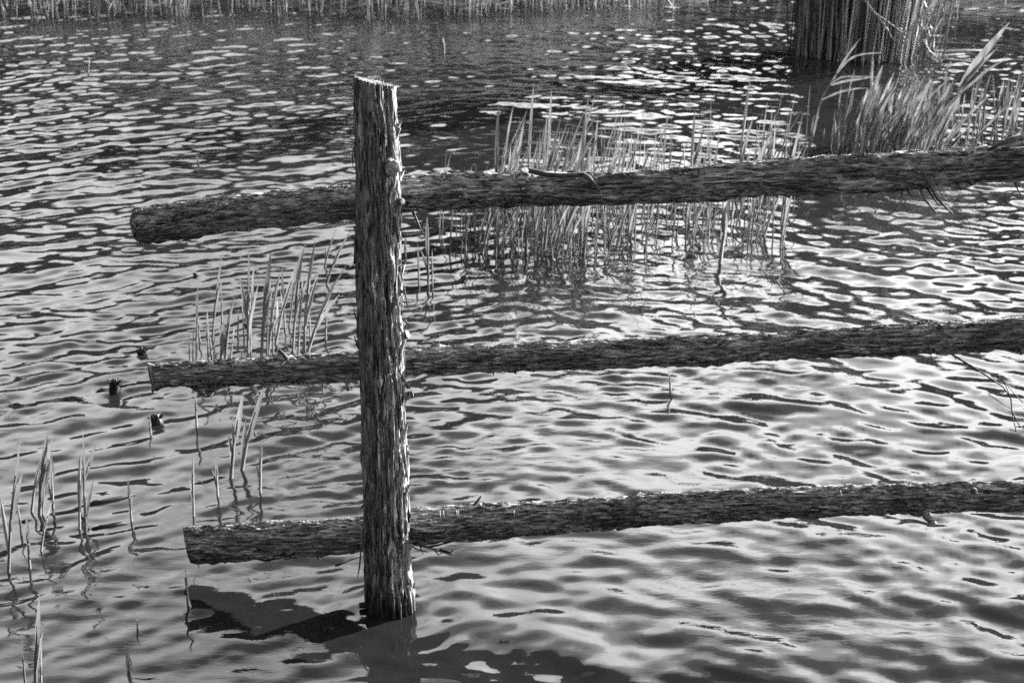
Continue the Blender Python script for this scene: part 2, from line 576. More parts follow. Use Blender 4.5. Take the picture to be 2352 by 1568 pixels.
# ------------------------------------------------------------------ logs
def catmull(P, n):
    P = [Vector(p) for p in P]
    Q = [P[0] * 2 - P[1]] + P + [P[-1] * 2 - P[-2]]
    L = [0.0]
    for i in range(1, len(P)): L.append(L[-1] + (P[i] - P[i - 1]).length)
    out = []
    for s in np.linspace(0, L[-1], n):
        i = min(max(int(np.searchsorted(L, s)) - 1, 0), len(P) - 2)
        t = (s - L[i]) / (L[i + 1] - L[i])
        a, b_, c_, d = Q[i], Q[i + 1], Q[i + 2], Q[i + 3]
        out.append(0.5 * ((2 * b_) + (c_ - a) * t + (2 * a - 5 * b_ + 4 * c_ - d) * t * t + (3 * b_ - a - 3 * c_ + d) * t ** 3))
    return np.array(out), L

class Log:
    """a bark-covered stem: centre line C, radius r, theta 0 towards 'front', growing towards 'up'"""
    def __init__(self, pts, rads, step, n, seed, disp, bulges=(), ref=(0, -1, 0), flip=False):
        P = [Vector(p) for p in pts]
        length = sum((P[i + 1] - P[i]).length for i in range(len(P) - 1))
        nr = int(length / step)
        self.C, L = catmull(P, nr)
        self.s = np.linspace(0, L[-1], nr)
        self.rad = np.interp(self.s, L, rads)
        T = np.gradient(self.C, axis=0)
        T /= np.linalg.norm(T, axis=1)[:, None]
        ref = np.array(ref, float)
        U = ref[None, :] - T * (T @ ref)[:, None]
        U /= np.linalg.norm(U, axis=1)[:, None]
        W = np.cross(T, U) * (-1 if flip else 1)
        self.flip = flip
        self.T, self.U, self.W, self.n, self.nr = T, U, W, n, nr
        self.th = np.linspace(0, 2 * math.pi, n, endpoint=False)
        S2, TH = np.meshgrid(self.s, self.th, indexing='ij')
        D = disp(S2, TH, seed)
        for (bs, bt, amp, ws, wt_) in bulges:
            dth = (TH - bt + math.pi) % (2 * math.pi) - math.pi
            D = D + amp * np.exp(-((S2 - bs) / ws) ** 2 - (dth / wt_) ** 2)
        self.Rm = self.rad[:, None] + D
        self.V = self.C[:, None, :] + self.Rm[..., None] * (np.cos(TH)[..., None] * U[:, None, :] + np.sin(TH)[..., None] * W[:, None, :])
    def surf(self, s, th, off=0.0):
        i = int(np.clip(s / self.s[-1] * (self.nr - 1), 0, self.nr - 1))
        k = int(round((th % (2 * math.pi)) / (2 * math.pi) * self.n)) % self.n
        c = self.C[i]; d = self.V[i, k] - c
        l = np.linalg.norm(d)
        return Vector(c + d / l * (l + off)), Vector(d / l)
    def mesh(self, name, origin):
        V = self.V.reshape(-1, 3) - np.array(origin)[None, :]
        F = grid_faces(self.nr, self.n, True)
        return mesh_quads(name, V, F[:, ::-1] if self.flip else F)
    def cap_mesh(self, name, end, origin, rng_=None, bulge=0.002, inset=0.0):
        i = 0 if end == 0 else self.nr - 1
        ring = self.V[i]; c = self.C[i]
        sgn = -1 if end == 0 else 1
        wnd = -sgn if self.flip else sgn
        V = []
        fr = [1.0, 0.85, 0.65, 0.45, 0.22]
        for f in fr:
            for k in range(0, self.n):
                p = c + (ring[k] - c) * f + self.T[i] * sgn * (bulge * (1 - f) + (0 if f == 1 else 0.0012 * math.sin(f * 60) + random.gauss(0, .0004)))
                V.append(p - np.array(origin))
        V.append(c + self.T[i] * sgn * bulge - np.array(origin))
        n = self.n
        F = []
        for j in range(len(fr) - 1):
            for k in range(n):
                k2 = (k + 1) % n
                q = (j * n + k, j * n + k2, (j + 1) * n + k2, (j + 1) * n + k)
                F.append(q if wnd > 0 else q[::-1])
        for k in range(n):
            t = ((len(fr) - 1) * n + k, (len(fr) - 1) * n + (k + 1) % n, len(fr) * n)
            F.append(t if wnd > 0 else t[::-1])
        return mesh_from(name, V, F)

def strip_mesh(log, s0, L, th0, w, off, lift0, lift1, origin, twist=0.0, nseg=6):
    """a strip of bark lying on a log, its ends lifted by lift0 / lift1"""
    V, F = [], []
    for i in range(nseg + 1):
        t = i / nseg
        s = s0 + L * t
        ww = w * (math.sin(math.pi * (0.03 + 0.94 * t)) ** 0.8)
        e = off + lift0 * max(0, 1 - t / 0.3) ** 2 + lift1 * max(0, (t - 0.7) / 0.3) ** 2
        th = th0 + twist * t
        idx = int(np.clip(s / log.s[-1] * (log.nr - 1), 0, log.nr - 1))
        r = log.rad[idx]
        a, na = log.surf(s, th - ww / r, e * 0.35 - 0.0008)
        c_, nc = log.surf(s, th, e + 0.0006)
        b_, nb = log.surf(s, th + ww / r, e * 0.35 - 0.0008)
        d, _ = log.surf(s, th, min(e - 0.0012, e * 0.5 - 0.001))
        V += [a - origin, c_ - origin, b_ - origin, d - origin]
    for i in range(nseg):
        a, b_ = i * 4, i * 4 + 4
        for k in range(4):
            k2 = (k + 1) % 4
            F.append((a + k, b_ + k, b_ + k2, a + k2))
    F.append((0, 1, 2, 3)); e = nseg * 4; F.append((e + 3, e + 2, e + 1, e))
    return mesh_from('bark_strip', V, F)

def stick(name, pts, rads, mat, parent, origin, n=6, wob=0.0):
    P = [Vector(p) - Vector(origin) for p in pts]
    if wob:
        P = [p + Vector((random.gauss(0, wob), random.gauss(0, wob), random.gauss(0, wob))) if 0 < i < len(P) - 1 else p for i, p in enumerate(P)]
    return link(name, mesh_from(name, *tube(P, rads, n)), mat, parent)

def knot(name, base, direction, r, length, parent, origin, mat_side, flare=1.5, n=14, cutname='cut_end'):
    """a sawn branch stub: flared collar, short stem; its pale cut end is a sub-part"""
    d = Vector(direction).normalized()
    base = Vector(base) - Vector(origin)
    prof = [(-0.012, flare), (0.0, flare * 0.92), (length * 0.35, 1.12), (length * 0.8, 1.0), (length, 0.97)]
    V, F = tube([base + d * a for a, _ in prof], [r * f for _, f in prof], n, False)
    V = [v + Vector((random.gauss(0, 1), random.gauss(0, 1), random.gauss(0, 1))) * r * 0.05 for v in V]
    o = link(name, mesh_from(name, V, F), mat_side, parent)
    ring = V[-n:]
    c = sum(ring, Vector()) / n
    CV, CF = [], []
    for f in (0.99, 0.7, 0.4):
        CV += [c + (v - c) * f + d * (0.0006 + 0.0015 * (1 - f)) for v in ring]
    CV.append(c + d * 0.002)
    for j in range(2):
        for k in range(n):
            k2 = (k + 1) % n
            CF.append((j * n + k, j * n + k2, (j + 1) * n + k2, (j + 1) * n + k))
    CF += [(2 * n + k, 2 * n + (k + 1) % n, 3 * n) for k in range(n)]
    link(cutname, mesh_from(cutname, CV, CF), M['cut'], o)
    return o

# ------------------------------------------------------------------ the post
def plates(v, k, sharp=0.25):               # terrace a noise into plates with steep edges
    q = v * k
    f = np.floor(q); t = q - f
    return (f + sstep(0.5 - sharp, 0.5 + sharp, t)) / k

KNOTS = []                                  # (distance along, angle, size along, size round)
def post_disp(s, th, seed):
    for (ks, kt, ws, wt_) in KNOTS:
        d = (th - kt + math.pi) % (2 * math.pi) - math.pi
        th = th - 0.75 * d * np.exp(-((s - ks) / ws) ** 2 - (d / wt_) ** 2)
    tw = th + 0.35 * s + 0.10 * perlin(s * 7, np.cos(th) * 1.5, np.sin(th) * 1.5 + 2)
    c_, sn = np.cos(tw), np.sin(tw)
    wv = 0.35 * perlin(s * 6, c_ * 1.8, sn * 1.8 + seed)
    big = fbm(s * 2.2, c_ * 1.2 + seed, sn * 1.2, 3) * 0.0045
    a = np.abs(perlin(s * 4.5 + wv, c_ * 4.6, sn * 4.6 + seed))
    b_ = np.abs(perlin(s * 8 + wv, c_ * 9, sn * 9 + seed + 4))
    pl = plates(perlin(s * 9 + wv, c_ * 7 + seed, sn * 7), 5.0)
    f = perlin(s * 45, c_ * 24, sn * 24 + seed)
    return big - 0.0085 * np.maximum(0.14 - a, 0) / 0.14 - 0.0046 * np.maximum(0.17 - b_, 0) / 0.17 + 0.0075 * pl + 0.0011 * f

ptop = at(862, 180, POST.y)
pb = Vector((POST.x, POST.y, -0.45))
def postpt(py, px):
    p = at(px, py, POST.y); return p
plist = [pb + Vector((0.012, 0, 0)), Vector((POST.x, POST.y, -0.03))] + [postpt(py, px) for px, py in
         ((891, 1300), (885, 1100), (879, 900), (874, 760), (871, 620), (870, 480), (868, 380), (864, 280), (860, 205), (858, 130))]
prad = [0.062, 0.0605] + [w / 2 / pxm(postpt(py, 870)) for w, py in
        ((107, 1300), (104, 1100), (104, 900), (104, 760), (101, 620), (100, 480), (98, 380), (98, 280), (94, 205), (92, 130))]
# theta: 0 faces the viewer, W = T x U (T up, U = -y)  ->  W points to +x (right)
def z_s(px, py):                        # distance along the post axis at picture height py
    return postpt(py, px).z + 0.45
KNOTS += [(z_s(880, 385), 0.68, 0.06, 0.7), (z_s(910, 455), 1.05, 0.035, 0.45), (z_s(915, 770), 1.0, 0.05, 0.6), (z_s(865, 860), -0.12, 0.04, 0.5),
          (z_s(855, 290), -0.12, 0.04, 0.5), (z_s(890, 1236), 0.2, 0.03, 0.4), (z_s(890, 560), 0.9, 0.04, 0.5)]
log = Log(plist, prad, 0.0030, 140, 3.7, post_disp,
          bulges=[(z_s(880, 400), 0.75, 0.010, 0.045, 0.5), (z_s(910, 455), 1.05, 0.007, 0.03, 0.35), (z_s(915, 770), 1.0, 0.011, 0.035, 0.4),
                  (z_s(890, 560), 0.9, 0.004, 0.03, 0.4), (z_s(865, 860), -0.1, 0.004, 0.022, 0.35), (z_s(855, 290), -0.12, -0.010, 0.014, 0.20),
                  (z_s(890, 1235), 0.15, 0.004, 0.02, 0.25)])
# slanted saw cut at the top
V = log.V
zc = at(812, 170, POST.y).z
xl = at(812, 170, POST.y).x
slope = (at(908, 194, POST.y).z - zc) / (at(908, 194, POST.y).x - xl)
cutz = zc + slope * (V[..., 0] - xl) - 0.135 * (V[..., 1] - (POST.y - 0.045))
keep = int(np.max(np.where((V[..., 2] < cutz).any(axis=1))[0])) + 1
over = V[..., 2] > cutz
V[..., 2] = np.where(over, cutz + 0.0012 * rng.normal(size=cutz.shape), V[..., 2])
log.V = V[:keep + 1]; log.nr_full = log.nr
log.nr = keep + 1; log.C = log.C[:log.nr]; log.s = log.s[:log.nr]; log.T = log.T[:log.nr]; log.rad = log.rad[:log.nr]
log.C[-1] = log.V[-1].mean(axis=0)
ORG = Vector((POST.x, POST.y, 0))
post = empty('fence_post', ORG)
tag(post, 'rough-barked upright post with a slanted sawn top standing in the water', 'fence post')
PL = log
link('trunk', log.mesh('post_trunk', ORG), M['post'], post)
link('cut_top', log.cap_mesh('post_cut_top', 1, ORG, bulge=0.0), M['cut'], post)
# splinters along the sawn rim
for i in range(26):
    k = random.randrange(log.n)
    p = Vector(log.V[-1, k]); q = p + Vector((random.gauss(0, .0015), 0, random.uniform(.002, .009)))
    stick('splinter', [p - Vector((0, 0, .006)), p, q], [.0011, .0009, .0002], M['cut'], post, ORG, 4)
for i in range(250):
    th = random.uniform(-1.75, 1.75) if random.random() < 0.85 else random.uniform(1.7, 4.5)
    L = random.uniform(0.06, 0.24)
    s0 = random.uniform(0.47, PL.s[-1] - L - 0.02)
    right = 0.9 < th < 1.8
    lift = abs(random.gauss(0, 0.0055 if right else 0.003))
    me = strip_mesh(PL, s0, L, th, random.uniform(0.0016, 0.0042), random.uniform(0.0002, 0.0011), lift if random.random() < .4 else 0.0, lift if random.random() < .5 else 0, ORG, random.gauss(0, 0.06))
    link('bark_strip', me, M['strip'] if random.random() < 0.6 else M['post'], post)
for th in np.linspace(1.25, 1.75, 16):                              # shaggy lit edge on the right
    L = random.uniform(0.05, 0.13); s0 = random.uniform(0.6, PL.s[-1] - L - 0.1)
    link('bark_strip', strip_mesh(PL, s0, L, th, .003, .001, random.choice((0, .009, .012)), random.choice((0, .006)), ORG, .1), M['strip'], post)
for th in np.linspace(-1.75, -1.4, 8):
    L = random.uniform(0.04, 0.1); s0 = random.uniform(0.6, PL.s[-1] - L - 0.1)
    link('bark_strip', strip_mesh(PL, s0, L, th, .003, .001, random.choice((0, .007)), random.choice((0, .007)), ORG, .1), M['strip'], post)
# sawn branch stubs
p, nrm = PL.surf(z_s(900, 375), 0.62, -0.002)
knot('branch_stub', p, Vector((0.50, -0.86, 0.10)), 0.0175, 0.022, post, ORG, M['post'], 1.8)
p, nrm = PL.surf(z_s(916, 455), 1.0, -0.002)
knot('branch_stub', p, Vector((0.75, -0.6, 0.25)), 0.0070, 0.013, post, ORG, M['post'], 1.9)
p, nrm = PL.surf(z_s(865, 862), -0.15, -0.004)
knot('branch_stub', p, nrm, 0.0105, 0.006, post, ORG, M['post'], 1.3)
p, nrm = PL.surf(z_s(890, 1236), 0.25, -0.004)
knot('branch_stub', p, nrm, 0.007, 0.004, post, ORG, M['post'], 1.4)
p, nrm = PL.surf(z_s(936, 915), 1.75, -0.004)
knot('branch_stub', p, nrm + Vector((0, 0, .25)), 0.0085, 0.022, post, ORG, M['post'], 1.3)
p, nrm = PL.surf(z_s(925, 765), 1.25, -0.003)
knot('branch_stub', p, nrm + Vector((0, 0, .5)), 0.010, 0.017, post, ORG, M['post'], 1.9)
p, nrm = PL.surf(z_s(838, 1396), -1.5, -0.004)
knot('branch_stub', p, nrm, 0.007, 0.016, post, ORG, M['darktwig'], 1.3)
p, nrm = PL.surf(z_s(812, 235), -1.5, -0.004)
knot('branch_stub', p, nrm, 0.006, 0.008, post, ORG, M['darktwig'], 1.3)
# bare pale patch where bark fell off
tag(link('bare_patch', strip_mesh(PL, z_s(850, 662), 0.048, -0.17, 0.007, 0.0016, 0, 0, ORG, 0.03), M['palewood'], post), 'pale bare patch')
# loose hanging shreds
def pp(px, py, dy=0.0): return at(px, py, POST.y + dy)
for pts, r in (([(832, 1215), (829, 1262), (826, 1300), (821, 1328)], .0022), ([(948, 1405), (949, 1375), (950, 1352), (953, 1335)], .003),
               ([(943, 1422), (948, 1398), (951, 1375)], .006), ([(822, 742), (815, 722), (812, 700)], .002), ([(823, 800), (817, 782), (813, 770)], .0022),
               ([(812, 338), (809, 360), (811, 385)], .002), ([(928, 660), (934, 690), (938, 712)], .0022), ([(931, 735), (938, 748), (942, 742)], .003)):
    stick('hanging_shred', [pp(x, y, -.01) for x, y in pts], [r] + [r * .9] * (len(pts) - 2) + [r * .3], M['strip'] if pts[0][1] < 1300 else M['darktwig'], post, ORG, 5)

# ------------------------------------------------------------------ the rails
def rail_disp(fz):
    def f(s, th, seed):
        c_, sn = np.cos(th), np.sin(th)
        big = fbm(s * 3.0, c_ * 1.0 + seed, sn * 1.0, 3) * 0.004
        a = np.abs(perlin(s * 7 + 0.3 * perlin(s * 14, c_ * 2, sn * 2), c_ * 6.0 + seed, sn * 6.0))
        e = np.abs(perlin(s * 12, c_ * 10.0, sn * 10.0 + seed))
        b_ = perlin(s * 26, c_ * 9.0, sn * 9.0 + seed)
        g = perlin(s * 75, c_ * 17.0, sn * 17.0 + seed)
        return big - 0.0062 * np.maximum(0.15 - a, 0) / 0.15 - 0.0035 * np.maximum(0.15 - e, 0) / 0.15 + 0.0085 * plates(b_, 4.0) + 0.0008 * g
    return f

RAILY = POST.y + 0.052 + 0.036
def rail_y(x): return RAILY - 0.18 * (x - POST.x)
def rail_pt(px, py):
    p = at(px, py, RAILY)
    for _ in range(3): p = at(px, py, rail_y(p.x))
    return p

def rail(label, pts, seed, fuzz, flakes, end_pale, bulges_px=(), skew=28.0):
    P = [rail_pt(x, y) for x, y, w in pts]
    Wd = [w / 2 / pxm(p) for p, (x, y, w) in zip(P, pts)]
    P.append(P[-1] + (P[-1] - P[-2]).normalized() * 0.8); Wd.append(Wd[-1])
    L = [0.0]
    for i in range(1, len(P)): L.append(L[-1] + (P[i] - P[i - 1]).length)
    s_of = lambda px: float(np.interp(px, [q[0] for q in pts], L[:len(pts)]))
    bul = [(s_of(px), th, amp, ws, wt_) for px, th, amp, ws, wt_ in bulges_px]
    lg = Log(P, Wd, 0.0042, 84, seed, rail_disp(fuzz > 0), bul, flip=True)
    # saw cut slightly askew, its face turned a little towards the near bank
    off = ((lg.V - lg.C[:, None, :]) * lg.U[:, None, :]).sum(-1)
    sh = np.clip(1 - lg.s / 0.14, 0, 1)[:, None] * off * math.tan(R(skew))
    lg.V += lg.T[:, None, :] * sh[..., None]
    org = P[0].copy()
    root = empty('fence_rail', org)
    tag(root, label, 'fence rail', 'rails nailed across the post')
    link('trunk', lg.mesh('rail_trunk', org), M['rail'], root)
    e = link('cut_end', lg.cap_mesh('rail_cut_end', 0, org), M['cut'] if end_pale else M['rail'], root)
    link('cut_end', lg.cap_mesh('rail_cut_end', 1, org), M['cut'], root)
    if fuzz:
        sp = Soup()
        for i in range(fuzz):
            s = random.uniform(0.02, lg.s[-1] - 0.3)
            # T runs right, U towards the viewer -> W = T x U points up
            th = random.gauss(1.05, 0.7)
            p, nr_ = lg.surf(s, th, -0.001)
            d = (nr_ * random.uniform(.3, 1) + Vector((random.gauss(0, .45), random.gauss(0, .2), random.gauss(-0.1, .55)))).normalized()
            Lh = random.uniform(0.004, 0.013) * (1.6 if random.random() < .12 else 1)
            sd = d.cross(Vector((random.gauss(0, 1), random.gauss(0, 1), random.gauss(0, 1)))).normalized() * random.uniform(.0003, .00065)
            q = p + d * Lh * .55 + Vector((random.gauss(0, .001), 0, random.gauss(-.0005, .001)))
            r_ = p + d * Lh + Vector((random.gauss(0, .002), 0, random.gauss(-.001, .002)))
            sp.add([p - sd - org, p + sd - org, q + sd * .7 - org, q - sd * .7 - org, r_ - org], [(0, 1, 2, 3), (3, 2, 4)])
        for i in range(int(1600 + fuzz * 0.6)):                            # dry moss fringe along the upper side, added as a bright sunlit rim
            s = random.uniform(0.01, lg.s[-1] - 0.3)
            if perlin(np.array(s * 9.0), np.array(seed), np.array(0.5)) < -0.12: continue
            p, nr_ = lg.surf(s, random.gauss(1.85, 0.28), -0.001)
            d = (nr_ + Vector((random.gauss(0, .7), random.gauss(0, .5), random.gauss(0, .3)))).normalized()
            Lh = random.uniform(0.003, 0.008)
            sd = d.cross(Vector((random.gauss(0, 1), random.gauss(0, 1), random.gauss(0, 1)))).normalized() * random.uniform(.0005, .001)
            sp.add([p - sd - org, p + sd - org, p + d * Lh - org], [(0, 1, 2)])
        o = link('moss_fibres', sp.mesh('moss_fibres'), M['fuzz'], root)
        o['kind'] = 'stuff'
    for i in range(flakes):
        s0 = random.uniform(0.02, lg.s[-1] - 0.75)
        th = random.uniform(-1.2, 1.75)
        Lf = random.uniform(0.012, 0.06)
        lf = abs(random.gauss(0, .0016))
        me = strip_mesh(lg, s0, Lf, th, random.uniform(.0015, .004), random.uniform(.0003, .001), lf, lf if random.random() < .4 else 0, org, random.gauss(0, .05), 4)
        link('bark_flake', me, M['flake'] if random.random() < .85 else M['twig'], root)
    for i in range(44):                                             # larger loose plates of bark
        s0 = random.uniform(0.03, lg.s[-1] - 0.85); Lf = random.uniform(0.05, 0.15)
        me = strip_mesh(lg, s0, Lf, random.uniform(-1.0, 1.6), random.uniform(.004, .009), random.uniform(.0008, .002), abs(random.gauss(0, .003)), abs(random.gauss(0, .002)), org, random.gauss(0, .06), 6)
        link('bark_plate', me, M['rail'] if random.random() < .6 else M['strip'], root)
    return root, lg, org, s_of

def rstick(R_, pts, r, mat, name='twig', dy=-0.038, n=6):
    """a stick in picture coordinates near the front of a rail; r in metres"""
    root, lg, org, s_of = R_
    Q = []
    for i, q in enumerate(pts):
        d = q[2] if len(q) > 2 else dy
        p = rail_pt(q[0], q[1]); Q.append(at(q[0], q[1], p.y + d))
    rr = r if hasattr(r, '__len__') else [r * (1 - .55 * i / (len(Q) - 1)) for i in range(len(Q))]
    return stick(name, Q, rr, mat, root, org, n)

top = rail('thick mossy top rail, its left end rounded and free past the post',
    [(305, 523, 46), (312, 522, 64), (326, 520, 75), (345, 517, 78), (500, 494, 80), (650, 479, 80), (800, 465, 80), (940, 447, 80), (1070, 439, 78), (1200, 434, 76), (1356, 434, 74), (1550, 424, 75), (1740, 412, 75), (1900, 402, 82), (2050, 393, 84), (2200, 384, 82), (2352, 372, 80)],
    1.3, 3600, 130, False, [(1205, 1.2, .006, .03, .5), (2330, 1.3, .002, .05, .6), (2205, -1.3, .009, .02, .5), (1650, -1.2, .005, .03, .5), (1930, -1.0, .004, .05, .5)], skew=14.0)
mid = rail('slimmer middle rail with a pointed knot hanging under its left part',
    [(345, 863, 50), (440, 860, 56), (560, 856, 58), (700, 848, 62), (820, 841, 64), (935, 830, 62), (1200, 820, 62), (1505, 808, 66), (1700, 799, 64), (1900, 788, 62), (2100, 778, 66), (2352, 765, 70)],
    6.1, 1700, 150, True, [(470, -1.45, .030, .030, .6), (352, -1.5, .012, .012, .5), (1620, -1.3, .006, .05, .5)])
low = rail('bottom rail just above the water with straight sawn left end',
    [(429, 1251, 80), (600, 1243, 84), (720, 1236, 82), (830, 1227, 76), (945, 1209, 78), (1070, 1201, 78), (1200, 1192, 76), (1430, 1176, 74), (1660, 1160, 70), (2000, 1147, 68), (2352, 1140, 66)],
    9.4, 700, 190, True, [(480, -1.4, .006, .02, .5), (1660, -1.3, .005, .04, .5), (2130, -1.2, .008, .02, .4), (2250, 1.3, .006, .03, .4)], skew=22.0)

# top rail details
rt = top
p, nr_ = top[1].surf(top[3](1208), 1.05, -.004)
knot('branch_stub', p, Vector((0.45, -0.25, 0.85)), 0.0125, 0.015, top[0], top[2], M['rail'], 1.5)
rstick(rt, [(1215, 392, -.028), (1260, 402, -.030), (1300, 403, -.031), (1340, 401, -.034), (1352, 408, -.037), (1366, 424, -.040), (1378, 438, -.041)], [.006, .0055, .005, .0055, .0055, .005, .0035], M['twig'])
rstick(rt, [(1356, 418, -.038), (1372, 432, -.041), (1382, 448, -.040), (1384, 468, -.034)], .0028, M['flake'])
rstick(rt, [(1153, 444, -.036), (1160, 452, -.043), (1168, 461, -.048)], [.0048, .0045, .0035], M['twig'], 'branch_stub')
rstick(rt, [(524, 468, -.036), (514, 474, -.043), (508, 480, -.046)], [.004, .0042, .002], M['twig'], 'branch_stub')
rstick(rt, [(1638, 438, -.036), (1648, 446, -.044), (1662, 452, -.044)], [.005, .005, .001], M['flake'], 'branch_stub')
rstick(rt, [(946, 484, -.01), (955, 500, -.012), (963, 520, -.02), (972, 538, -.02)], .0032, M['darktwig'])
rstick(rt, [(2268, 346, -.052), (2290, 334, -.048), (2312, 325, -.042), (2345, 312, -.03)], [.003, .0045, .006, .007], M['twig'], 'broken_branch', n=8)
rstick(rt, [(2300, 345, -.034), (2330, 325, -.028), (2365, 305, -.02), (2420, 292, -.01)], [.005, .007, .008, .008], M['rail'], 'broken_branch', n=10)
for pts, r in (([(2118, 392, -.045), (2135, 425, -.047), (2152, 455, -.045), (2188, 492, -.045)], .0042), ([(2112, 430, -.03), (2125, 460, -.04), (2152, 490, -.045)], .0034),
               ([(2128, 430, -.03), (2142, 452, -.035), (2158, 474, -.04)], .0026), ([(2330, 420, -.03), (2340, 440, -.03), (2350, 456, -.03)], .002),
               ([(2075, 432, -.02), (2068, 455, -.02)], .002), ([(2082, 432, -.03), (2094, 452, -.03)], .002), ([(2200, 428, -.03), (2208, 436, -.035), (2214, 430, -.035)], .004)):
    rstick(rt, pts, r, M['twig'] if r > .003 else M['darktwig'], 'splinter')
L1 = top[1]
tag(link('bare_patch', strip_mesh(L1, top[3](468), top[3](563) - top[3](468), 1.62, .0075, .0022, 0, 0, top[2], 0.0, 8), M['palewood'], top[0]), 'white bare strip along the upper edge')
for i in range(18):                                                 # straggling fibres on the face
    px = random.uniform(380, 2300); 
    if 800 < px < 940: continue
    s = top[3](px); th0 = random.uniform(-.3, .9)
    pts = []
    for j in range(4):
        p, nr_ = L1.surf(s + j * random.gauss(.001, .004), th0 - j * .14, .0022)
        pts.append(p)
    stick('fibre', pts, [.0011, .001, .0009, .0004], M['twig'], top[0], top[2], 4)
# middle rail details
rstick(mid, [(462, 885, -.02), (468, 900, -.026), (472, 914, -.03)], [.012, .007, .001], M['rail'], 'branch_stub')
rstick(mid, [(356, 884, -.01), (352, 894, -.012), (350, 901, -.012)], [.008, .005, .002], M['rail'], 'branch_stub')
rstick(mid, [(640, 803, -.03), (650, 812, -.032), (660, 824, -.03)], [.004, .004, .006], M['twig'])
rstick(mid, [(740, 874, -.02), (741, 892, -.022), (744, 906, -.022)], .0032, M['rail'])
rstick(mid, [(797, 866, -.02), (799, 882, -.022), (800, 896, -.022)], [.009, .007, .005], M['rail'], 'branch_stub')
rstick(mid, [(611, 855, -.03), (613, 864, -.04)], [.006, .005], M['twig'], 'branch_stub')
rstick(mid, [(1680, 778, -.034), (1665, 782, -.04), (1652, 792, -.043), (1645, 801, -.042)], [.002, .004, .004, .001], M['twig'], 'bark_curl')
rstick(mid, [(2003, 803, -.036), (2008, 810, -.044)], [.0065, .005], M['twig'], 'branch_stub', n=9)
rstick(mid, [(1131, 845, -.02), (1134, 862, -.02)], [.006, .001], M['rail'], 'splinter')
rstick(mid, [(2128, 774, -.04), (2133, 795, -.04), (2140, 822, -.04)], .0022, M['twig'])
rstick(mid, [(2173, 773, -.04), (2180, 795, -.042), (2196, 826, -.042)], .0022, M['twig'])
rstick(mid, [(2340, 800, -.03), (2346, 815, -.03)], .004, M['darktwig'])
tw = rstick(mid, [(2185, 813, -.02), (2253, 854, -.03), (2304, 888, -.035), (2322, 915, -.035), (2324, 944, -.04), (2342, 978, -.04), (2375, 1000, -.04)], [.0022, .002, .0017, .0016, .0014, .0012, .001], M['darktwig'])
for pts in ([(2290, 860, -.035), (2310, 885, -.035), (2322, 915, -.035)], [(2300, 868, -.035), (2325, 898, -.035), (2350, 925, -.04)], [(2324, 944, -.04), (2328, 965, -.04), (2334, 990, -.04)], [(2270, 905, -.03), (2300, 925, -.035), (2322, 938, -.035)], [(2334, 990, -.04), (2318, 986, -.04)]):
    rstick(mid, pts, [.0011] * len(pts), M['darktwig'], 'twig', n=4)
tag(link('pale_edge', strip_mesh(low[1], 0.001, .005, .5, .022, .0012, 0, 0, low[2], 0, 3), M['palewood'], low[0]), 'pale edge of the sawn end')
tag(link('pale_edge', strip_mesh(mid[1], 0.004, .006, .8, .012, .0012, 0, 0, mid[2], 0, 3), M['palewood'], mid[0]), 'pale edge of the sawn end')
# bottom rail details
for pts, r in (([(948, 1248, -.03), (975, 1254, -.04), (1000, 1262, -.045), (1040, 1274, -.05)], .0042), ([(980, 1256, -.04), (1005, 1252, -.045), (1030, 1244, -.04), (1050, 1240, -.03)], .0028),
               ([(965, 1252, -.04), (968, 1264, -.04), (972, 1272, -.04)], .002), ([(995, 1260, -.04), (1008, 1274, -.045), (1022, 1264, -.045)], .0022), ([(1010, 1262, -.045), (1034, 1268, -.05), (1042, 1262, -.05)], .003),
               ([(940, 1250, -.02), (960, 1262, -.03), (985, 1268, -.03)], .002)):
    rstick(low, pts, r, M['darktwig'] if r < .004 else M['twig'])
rstick(low, [(733, 1270, -.02), (731, 1280, -.022), (735, 1288, -.022)], [.007, .005, .002], M['rail'], 'branch_stub')
rstick(low, [(545, 1278, -.025), (515, 1284, -.03), (490, 1292, -.03)], [.006, .005, .002], M['rail'], 'splinter')
rstick(low, [(2120, 1170, -.02), (2130, 1188, -.025), (2148, 1205, -.03)], [.010, .009, .006], M['rail'], 'branch_stub', n=9)
rstick(low, [(2236, 1126, -.034), (2240, 1131, -.043)], [.008, .0065], M['flake'], 'branch_stub', n=10)
rstick(low, [(1088, 1160, -.02), (1098, 1148, -.03), (1106, 1138, -.03)], [.003, .003, .002], M['twig'])
rstick(low, [(1045, 1196, -.036), (1065, 1190, -.04), (1085, 1187, -.038)], [.003, .005, .002], M['twig'], 'bark_curl')
rstick(low, [(1780, 1163, -.036), (1795, 1166, -.041), (1815, 1170, -.04)], [.004, .004, .002], M['twig'], 'branch_stub')
rstick(low, [(1880, 1182, -.03), (1886, 1184, -.038)], [.006, .005], M['twig'], 'branch_stub')
for px in (1010, 1018, 1048, 1052, 1930, 1180):
    rstick(low, [(px, 1172 if px < 1200 else 1125, -.034), (px + 2, 1188 if px < 1200 else 1137, -.037)], [.0012, .0008], M['palewood'], 'splinter', n=4)
for px in (1300, 1655, 1150, 1480):                                 # loose shreds sticking up from the upper side
    y0 = float(np.interp(px, [945, 1200, 1660, 2352], [1170, 1155, 1126, 1107]))
    rstick(low, [(px, y0 + 6, -.012), (px + 6, y0 - 8, -.012)], [.002, .0008], M['twig'], 'splinter', n=4)

